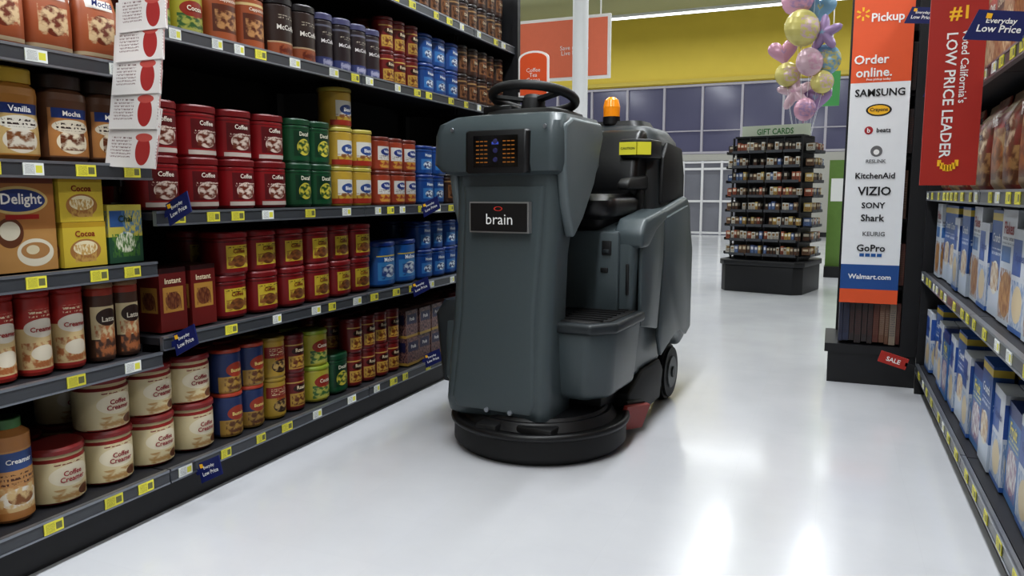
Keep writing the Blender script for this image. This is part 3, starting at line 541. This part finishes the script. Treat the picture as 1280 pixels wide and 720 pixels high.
for i,(x,y,z,r,c) in enumerate(B):
    M=Matrix.Translation((x,y,z))@Matrix.Rotation(random.uniform(-.5,.5),4,'Z')@Matrix.Rotation(random.uniform(-.2,.2),4,'Y')
    if i in (3,7): foil(b,'star',r*1.2,c,M)
    elif i in (4,8,1): foil(b,'heart',r*1.1,c,M)
    else:
        pr=[(r*math.sin(R(a)) ,-r*math.cos(R(a))) for a in (6,20,40,60,80,90,100,120,140,160,174)]
        b.lathe(pr,(0,0,0),24,c,sy=1,M=M@Matrix.Diagonal((1,.5,1,1)))
    b.lathe([(.012,-r-.02),(.004,-r+.005)],(0,0,0),8,c,M=M)
    p0=Vector((x,y,z-r)); p1=Vector((0,.1,1.3)); d=p1-p0; q=d.to_track_quat('Z','Y').to_matrix().to_4x4()
    st.lathe([(.0025,0),(.0025,d.length)],(0,0,0),5,0,M=Matrix.Translation(p0)@q)
b.build('balloons',[layered('foil%d'%i,c,[('blob',.2,.2,.8,.8,bc[(i+1)%5])],.25,.12) for i,c in enumerate(bc)],e)
st.build('ribbons',[white],e)
b=MB(); b.lathe([(.09,0),(.1,.02),(.1,.05),(.02,.08),(.02,1.25),(.03,1.3)],(0,.1,0),16,0); b.build('weighted_stand',[black],e)
b=MB(); M=Matrix.Translation((-.1,12.6,2.66)); b.box((0,0,0),(.26,.08,.5),0,M); b.text('1',M@plane_M((0,-.042,.02),(1,0,0)),height=.26,mi=1); b.box((0,0,.25+(H-2.91)/2),(.012,.012,H-2.91),1,M); b.build('lane_marker_sign',[mat('green_sign',C(60,140,70),.5,emit=C(60,140,70),es=.3),wt])
b=MB(); b.box((.12,11,.84),(.34,.04,1.4),0); b.box((.12,11,.07),(.36,.3,.14),1); b.box((.12,10.978,1.15),(.28,.002,.3),2); b.build('poster_stand',[mat('poster_green',C(110,150,60),.5,noise=.1),black,wt])
# ---------------------------------------------------------------- robot floor scrubber
rb=empty('ride_on_floor_scrubber',(-1.235,2.84,0),R(-4.5))
gy=mat('scrubber_grey',sr(69,78,81),.38,noise=.06,bump=.08,nscale=120,coat=.08); gl_=mat('scrubber_light_grey',sr(94,103,106),.4,noise=.04)
gd=mat('scrubber_dark_grey',sr(40,45,48),.42,noise=.06); rub=mat('rubber_black',sr(17,17,18),.55,noise=.2); vin=mat('seat_vinyl',sr(17,17,19),.33,bump=.2,nscale=90)
loft('front_column',[(.15,-.25,.185,.03,.26,.05),(.17,-.28,.208,.0,.28,.06),(.22,-.282,.211,-.015,.28,.06),(.4,-.266,.21,-.006,.24,.05),(.6,-.252,.213,.008,.21,.05),(.85,-.246,.222,.022,.21,.05),(1.0,-.243,.23,.03,.24,.05),(1.12,-.243,.238,.032,.32,.055),(1.19,-.245,.24,.03,.38,.055)],gy,rb)
loft('column_face_frame',[(.2,-.22,.15,-.021,.05,.03),(.24,-.24,.165,-.023,.05,.03),(.3,-.232,.165,-.02,.05,.03),(.6,-.205,.16,-.002,.06,.03),(1.05,-.195,.185,.020,.08,.03),(1.13,-.2,.19,.022,.08,.03)],gy,rb)
loft('head',[(1.175,-.25,.245,.02,.40,.05),(1.19,-.30,.258,-.004,.43,.05),(1.22,-.33,.264,-.014,.45,.055),(1.34,-.33,.266,-.008,.47,.06),(1.385,-.318,.262,.004,.475,.06),(1.415,-.26,.25,.03,.465,.07),(1.428,-.18,.2,.1,.44,.07)],gy,rb,ang=30)
loft('dash_hood',[(1.41,-.16,.2,.1,.45,.06),(1.44,-.15,.19,.12,.44,.06),(1.452,-.12,.16,.15,.41,.06)],rub,rb)
ck=[(.03,1.2),(.03,1.37),(.1,1.40),(.42,1.40),(.44,1.34),(.34,1.14),(.22,1.0),(.12,.92),(.06,1.05)]
prism('head_cheek',ck,'x',.226,.272,gl_,rb,.014,4)
prism('head_cheek_far',ck,'x',-.27,-.232,gl_,rb,.014,4)
loft('sensor_bezel',[(1.182,-.145,.125,-.03,.03,.02),(1.19,-.155,.135,-.032,.03,.02),(1.345,-.155,.135,-.028,.03,.02),(1.352,-.148,.128,-.024,.03,.02)],blackp,rb)
b=MB()
b.box((-.01,-.0318,1.268),(.2,.002,.125),3)
for sx in (-1,1):
    for i in range(6):
        for j_ in range(3): b.box((-.01+sx*(.042+.019*j_),-.0335,1.225+.0165*i),(.013,.003,.004),0)
for i in range(3): b.lathe([(.011,0),(.009,.004)],(0,0,0),16,1,M=Matrix.Translation((-.01,-.0325,1.235+.036*i))@Matrix.Rotation(R(90),4,'X'))
b.box((-.01,-.0332,1.3),(.03,.002,.010),2)
b.build('sensor_leds',[mat('led_amber',sr(140,92,34),.4,emit=sr(200,120,40),es=.16),mat('lens',sr(50,50,90),.1),mat('led_blue',sr(60,80,160),.3,emit=sr(60,80,190),es=.3),mat('sensor_glass',sr(8,8,10),.12)],rb)
b=MB(); b.box((-.005,-.0,1.005),(.27,.03,.125),1); b.box((-.005,-.003,1.005),(.258,.03,.113),0); b.text('brain',plane_M((0,-.0195,.998),(1,0,0)),width=.12,mi=2,bold=.0)
b.add([(-.005+.02*math.cos(2*math.pi*k/24)*r_,-.0192,1.04+.009*math.sin(2*math.pi*k/24)*r_) for r_ in (1,.75) for k in range(24)],[(k,(k+1)%24,24+(k+1)%24,24+k) for k in range(24)],3)
b.build('name_plate',[mat('plate_black',sr(24,24,26),.35),mat('plate_rim',sr(150,150,150),.35,.5),wt,mat('pl_red',sr(200,60,50),.4)],rb)
Mw=Matrix.Translation((.03,.24,1.50))@Matrix.Rotation(R(-12),4,'X')
torus('steering_wheel_rim',.175,.02,rub,rb,Mw)
b=MB()
for a in (90,210,330): b.box((.085,0,-.012),(.17,.03,.014),0,Mw@Matrix.Rotation(R(a),4,'Z'))
b.lathe([(.05,-.06),(.05,-.01),(.04,.008)],(0,0,0),20,0,M=Mw); b.lathe([(.035,-.12),(.035,-.03)],(0,0,0),16,0,M=Mw); b.build('steering_wheel_spokes',[rub],rb)
bxo('dash_console',(-.1,.2,1.445),(.14,.1,.05),blackp,rb,.012)
prism('step_body',[(.15,.10),(.35,.10),(.425,.2),(.425,.56),(.15,.56)],'z',.24,.55,gy,rb,.03,4,taper=lambda c:(c[0]-(.03 if c[2]<.3 else 0)*(c[0]>.3),c[1]+(.04 if c[2]<.3 else 0)*(c[1]<.3),c[2]))
prism('step_rim',[(.15,.085),(.36,.085),(.44,.185),(.44,.56),(.15,.56)],'z',.53,.575,gd,rb,.014,3)
prism('step_tread',[(.17,.12),(.34,.12),(.405,.2),(.405,.54),(.17,.54)],'z',.565,.58,rub,rb,.004,1)
b=MB()
for i in range(7): b.box((.28,.17+.055*i,.583),(.2,.012,.006),0)
b.build('step_tread_ribs',[rub],rb)
bxo('footwell_floor',(-.02,.4,.40),(.66,.42,.28),gd,rb,.01)
prism('step_body_far',[(-.2,.14),(-.36,.14),(-.40,.22),(-.40,.56),(-.2,.56)][::-1],'z',.26,.55,gy,rb,.02)
loft('far_side_pod',[(.25,-.41,-.24,.16,.6,.05),(.56,-.43,-.24,.14,.6,.05),(.62,-.41,-.24,.18,.6,.05)],gd,rb)
bp=[(.52,.28),(.50,.34),(.50,.9),(.53,.955),(.70,.985),(1.40,1.09),(1.47,1.04),(1.53,.80),(1.53,.29),(1.42,.25),(1.38,.30),(1.28,.34),(1.16,.34),(1.06,.30),(1.0,.24),(.8,.2)]
prism('main_body',bp,'x',-.405,.405,gy,rb,.03,4,taper=lambda c:(c[0]*(1-.1*max(0,(.5-c[2])/.3)),c[1],c[2]))
for sgn,nm in ((1,'side_tank_panel'),(-1,'side_tank_panel_far')):
    a,c_=(.40,.42) if sgn>0 else (-.42,-.40)
    prism(nm,[(.56,.5),(.56,.88),(.60,.93),(.9,.975),(.9,.80),(.82,.45)],'x',a,c_,gy,rb,.008,2)
    prism(nm+'_rear',[(.915,.8),(.915,.98),(1.36,1.04),(1.47,.8),(1.47,.36),(1.38,.33),(1.26,.375),(1.16,.375),(1.04,.34),(.9,.30),(.84,.42)],'x',a,c_,gy,rb,.008,2)
prism('side_shoulder',[(.50,.86),(.50,.93),(.56,.99),(.86,1.03),(.9,.98),(.72,.93),(.6,.86)],'x',.30,.44,gy,rb,.02,4)
bxo('bulkhead_panel',(.20,.492,.755),(.27,.03,.36),gy,rb,.012)
bxo('bulkhead_slot',(.28,.474,.86),(.045,.008,.065),rub,rb,.006); bxo('bulkhead_latch',(.28,.468,.845),(.03,.01,.018),gd,rb,.003)
bxo('bulkhead_switch',(.27,.474,.76),(.035,.008,.022),rub,rb,.003)
bxo('vertical_slot',(.372,.494,.72),(.014,.012,.14),rub,rb,.005)
loft('seat_base',[(.93,-.26,.26,.52,.98,.06),(.99,-.28,.28,.50,1.0,.07)],blackp,rb)
loft('seat_cushion',[(.985,-.27,.29,.46,.98,.09),(1.01,-.285,.31,.42,1.0,.1),(1.07,-.285,.31,.42,1.0,.1),(1.10,-.25,.28,.47,.96,.1)],vin,rb,ang=60)
prism('seat_back',[(.86,1.05),(.80,1.1),(.82,1.25),(.88,1.38),(.94,1.42),(1.0,1.41),(1.0,1.05)],'x',-.29,.30,vin,rb,.045,5)
prism('armrest',[(.62,1.12),(.62,1.15),(.66,1.17),(.92,1.19),(.92,1.12)],'x',.27,.33,rub,rb,.012,3)
bxo('armrest_post',(.3,.86,1.08),(.04,.06,.14),rub,rb,.01)
loft('recovery_tank_cowl',[(.98,-.36,.36,.94,1.46,.08),(1.1,-.365,.365,.95,1.47,.09),(1.28,-.355,.355,.97,1.46,.1),(1.37,-.34,.34,.99,1.44,.1),(1.43,-.30,.30,1.02,1.4,.1),(1.45,-.23,.23,1.08,1.34,.1)],gd,rb,ang=50)
prism('cowl_side_band',[(1.0,1.05),(1.02,1.28),(1.1,1.36),(1.36,1.34),(1.42,1.2),(1.42,1.08)],'x',.35,.376,rub,rb,.01,2)
loft('tank_lid',[(1.44,-.24,.24,1.08,1.35,.06),(1.475,-.22,.22,1.1,1.33,.06)],blackp,rb)
prism('label_bracket',[(.30,.80),(.36,.85),(.37,1.0),(.22,1.0),(.22,.80)],'z',1.27,1.36,blackp,rb,.01,2)
b=MB(); M=Matrix.Translation((.262,.798,1.315)); b.box((0,-.002,0),(.085,.006,.06),0,M); b.text('CAUTION',M@plane_M((0,-.0065,0),(1,0,0)),width=.07,mi=1)
M=Matrix.Translation((.332,.822,1.315))@Matrix.Rotation(R(40),4,'Z'); b.box((0,-.004,0),(.07,.006,.06),0,M); b.build('warning_label',[mat('lbl_yellow',sr(214,208,64),.45),bk],rb)
cyl('beacon_base',(.06,1.12,1.48),.045,.05,blackp,rb)
b=MB(); b.lathe([(.042,0),(.044,.05),(.036,.085),(.018,.1)],(.06,1.12,1.50),20,0); b.build('beacon_lens',[mat('amber_lens',sr(225,140,30),.2,emit=sr(235,140,30),es=.2)],rb)
dx,dy=.045,.285
cyl('scrub_deck_skirt',(dx,dy,.075),.385,.11,rub,rb,segs=64,bev=.012)
torus('deck_bumper',.384,.016,blackp,rb,Matrix.Translation((dx,dy,.125)),64)
cyl('deck_top',(dx,dy,.15),.35,.06,blackp,rb,segs=64,bev=.015,r2=.31)
cyl('brush',(dx,dy,.018),.355,.034,rub,rb,segs=48,bev=.004)
bxo('deck_arm',(-.03,-.03,.13),(.1,.12,.06),rub,rb,.012); bxo('front_bracket',(.17,.0,.135),(.16,.1,.05),rub,rb,.01)
b=MB()
for x,z in ((-.06,.2),(.05,.2)): b.lathe([(.012,0),(.01,.006)],(0,0,0),12,0,M=Matrix.Translation((x,-.021,z))@Matrix.Rotation(R(90),4,'X'))
for x in (-.22,.2): b.lathe([(.009,0),(.008,.004)],(0,0,0),12,0,M=Matrix.Translation((x,-.016,1.36))@Matrix.Rotation(R(90),4,'X'))
b.build('bolts',[lipm],rb)
bxo('chassis',(.0,.85,.22),(.66,1.1,.14),rub,rb,.01)
prism('side_brush_guard',[(.5,.05),(.5,.2),(.7,.27),(.98,.27),(1.05,.2),(1.0,.06)],'x',.28,.39,rub,rb,.012)
b=MB(); M=Matrix.Translation((.405,.52,.09))@Matrix.Rotation(R(18),4,'Y')@Matrix.Rotation(R(-20),4,'Z'); b.box((0,0,0),(.02,.17,.12),0,M); b.box((-.02,0,.03),(.02,.13,.08),1,M)
b.build('side_squeegee',[mat('squeegee_red',sr(134,50,44),.5),rub],rb)
for x in (.345,-.345):
    cyl('drive_wheel',(x,1.22,.15),.148,.08,rub,rb,'X',40,.015); cyl('wheel_hub',(x+(.042 if x>0 else -.042),1.22,.15),.085,.012,mat('hub_grey',sr(80,84,86),.4,.3),rb,'X',32,.003)
    cyl('wheel_cap',(x+(.05 if x>0 else -.05),1.22,.15),.03,.012,gd,rb,'X',20,.003)
cyl('front_wheel',(-.0,.36,.1),.1,.07,rub,rb,'X',32,.01)
bxo('rear_squeegee_bar',(-.06,1.58,.09),(.66,.05,.06),rub,rb,.01); bxo('rear_squeegee_arm',(0,1.5,.15),(.1,.2,.04),rub,rb,.01)
bxo('rear_squeegee_blade',(-.06,1.58,.035),(.68,.012,.07),mat('blade',sr(60,40,36),.5),rb,.002)
# ---------------------------------------------------------------- world & camera
wd=bpy.data.worlds.new('World'); S.world=wd; wd.use_nodes=True; bg=wd.node_tree.nodes['Background']; bg.inputs[0].default_value=(.06,.07,.14,1); bg.inputs[1].default_value=.5
cam=bpy.data.cameras.new('Camera'); co=bpy.data.objects.new('Camera',cam); S.collection.objects.link(co); S.camera=co
co.location=(0,0,1.1); co.rotation_euler=(R(90-7.07),0,R(22.7)); cam.lens=26.72; cam.sensor_width=36; cam.clip_start=.05
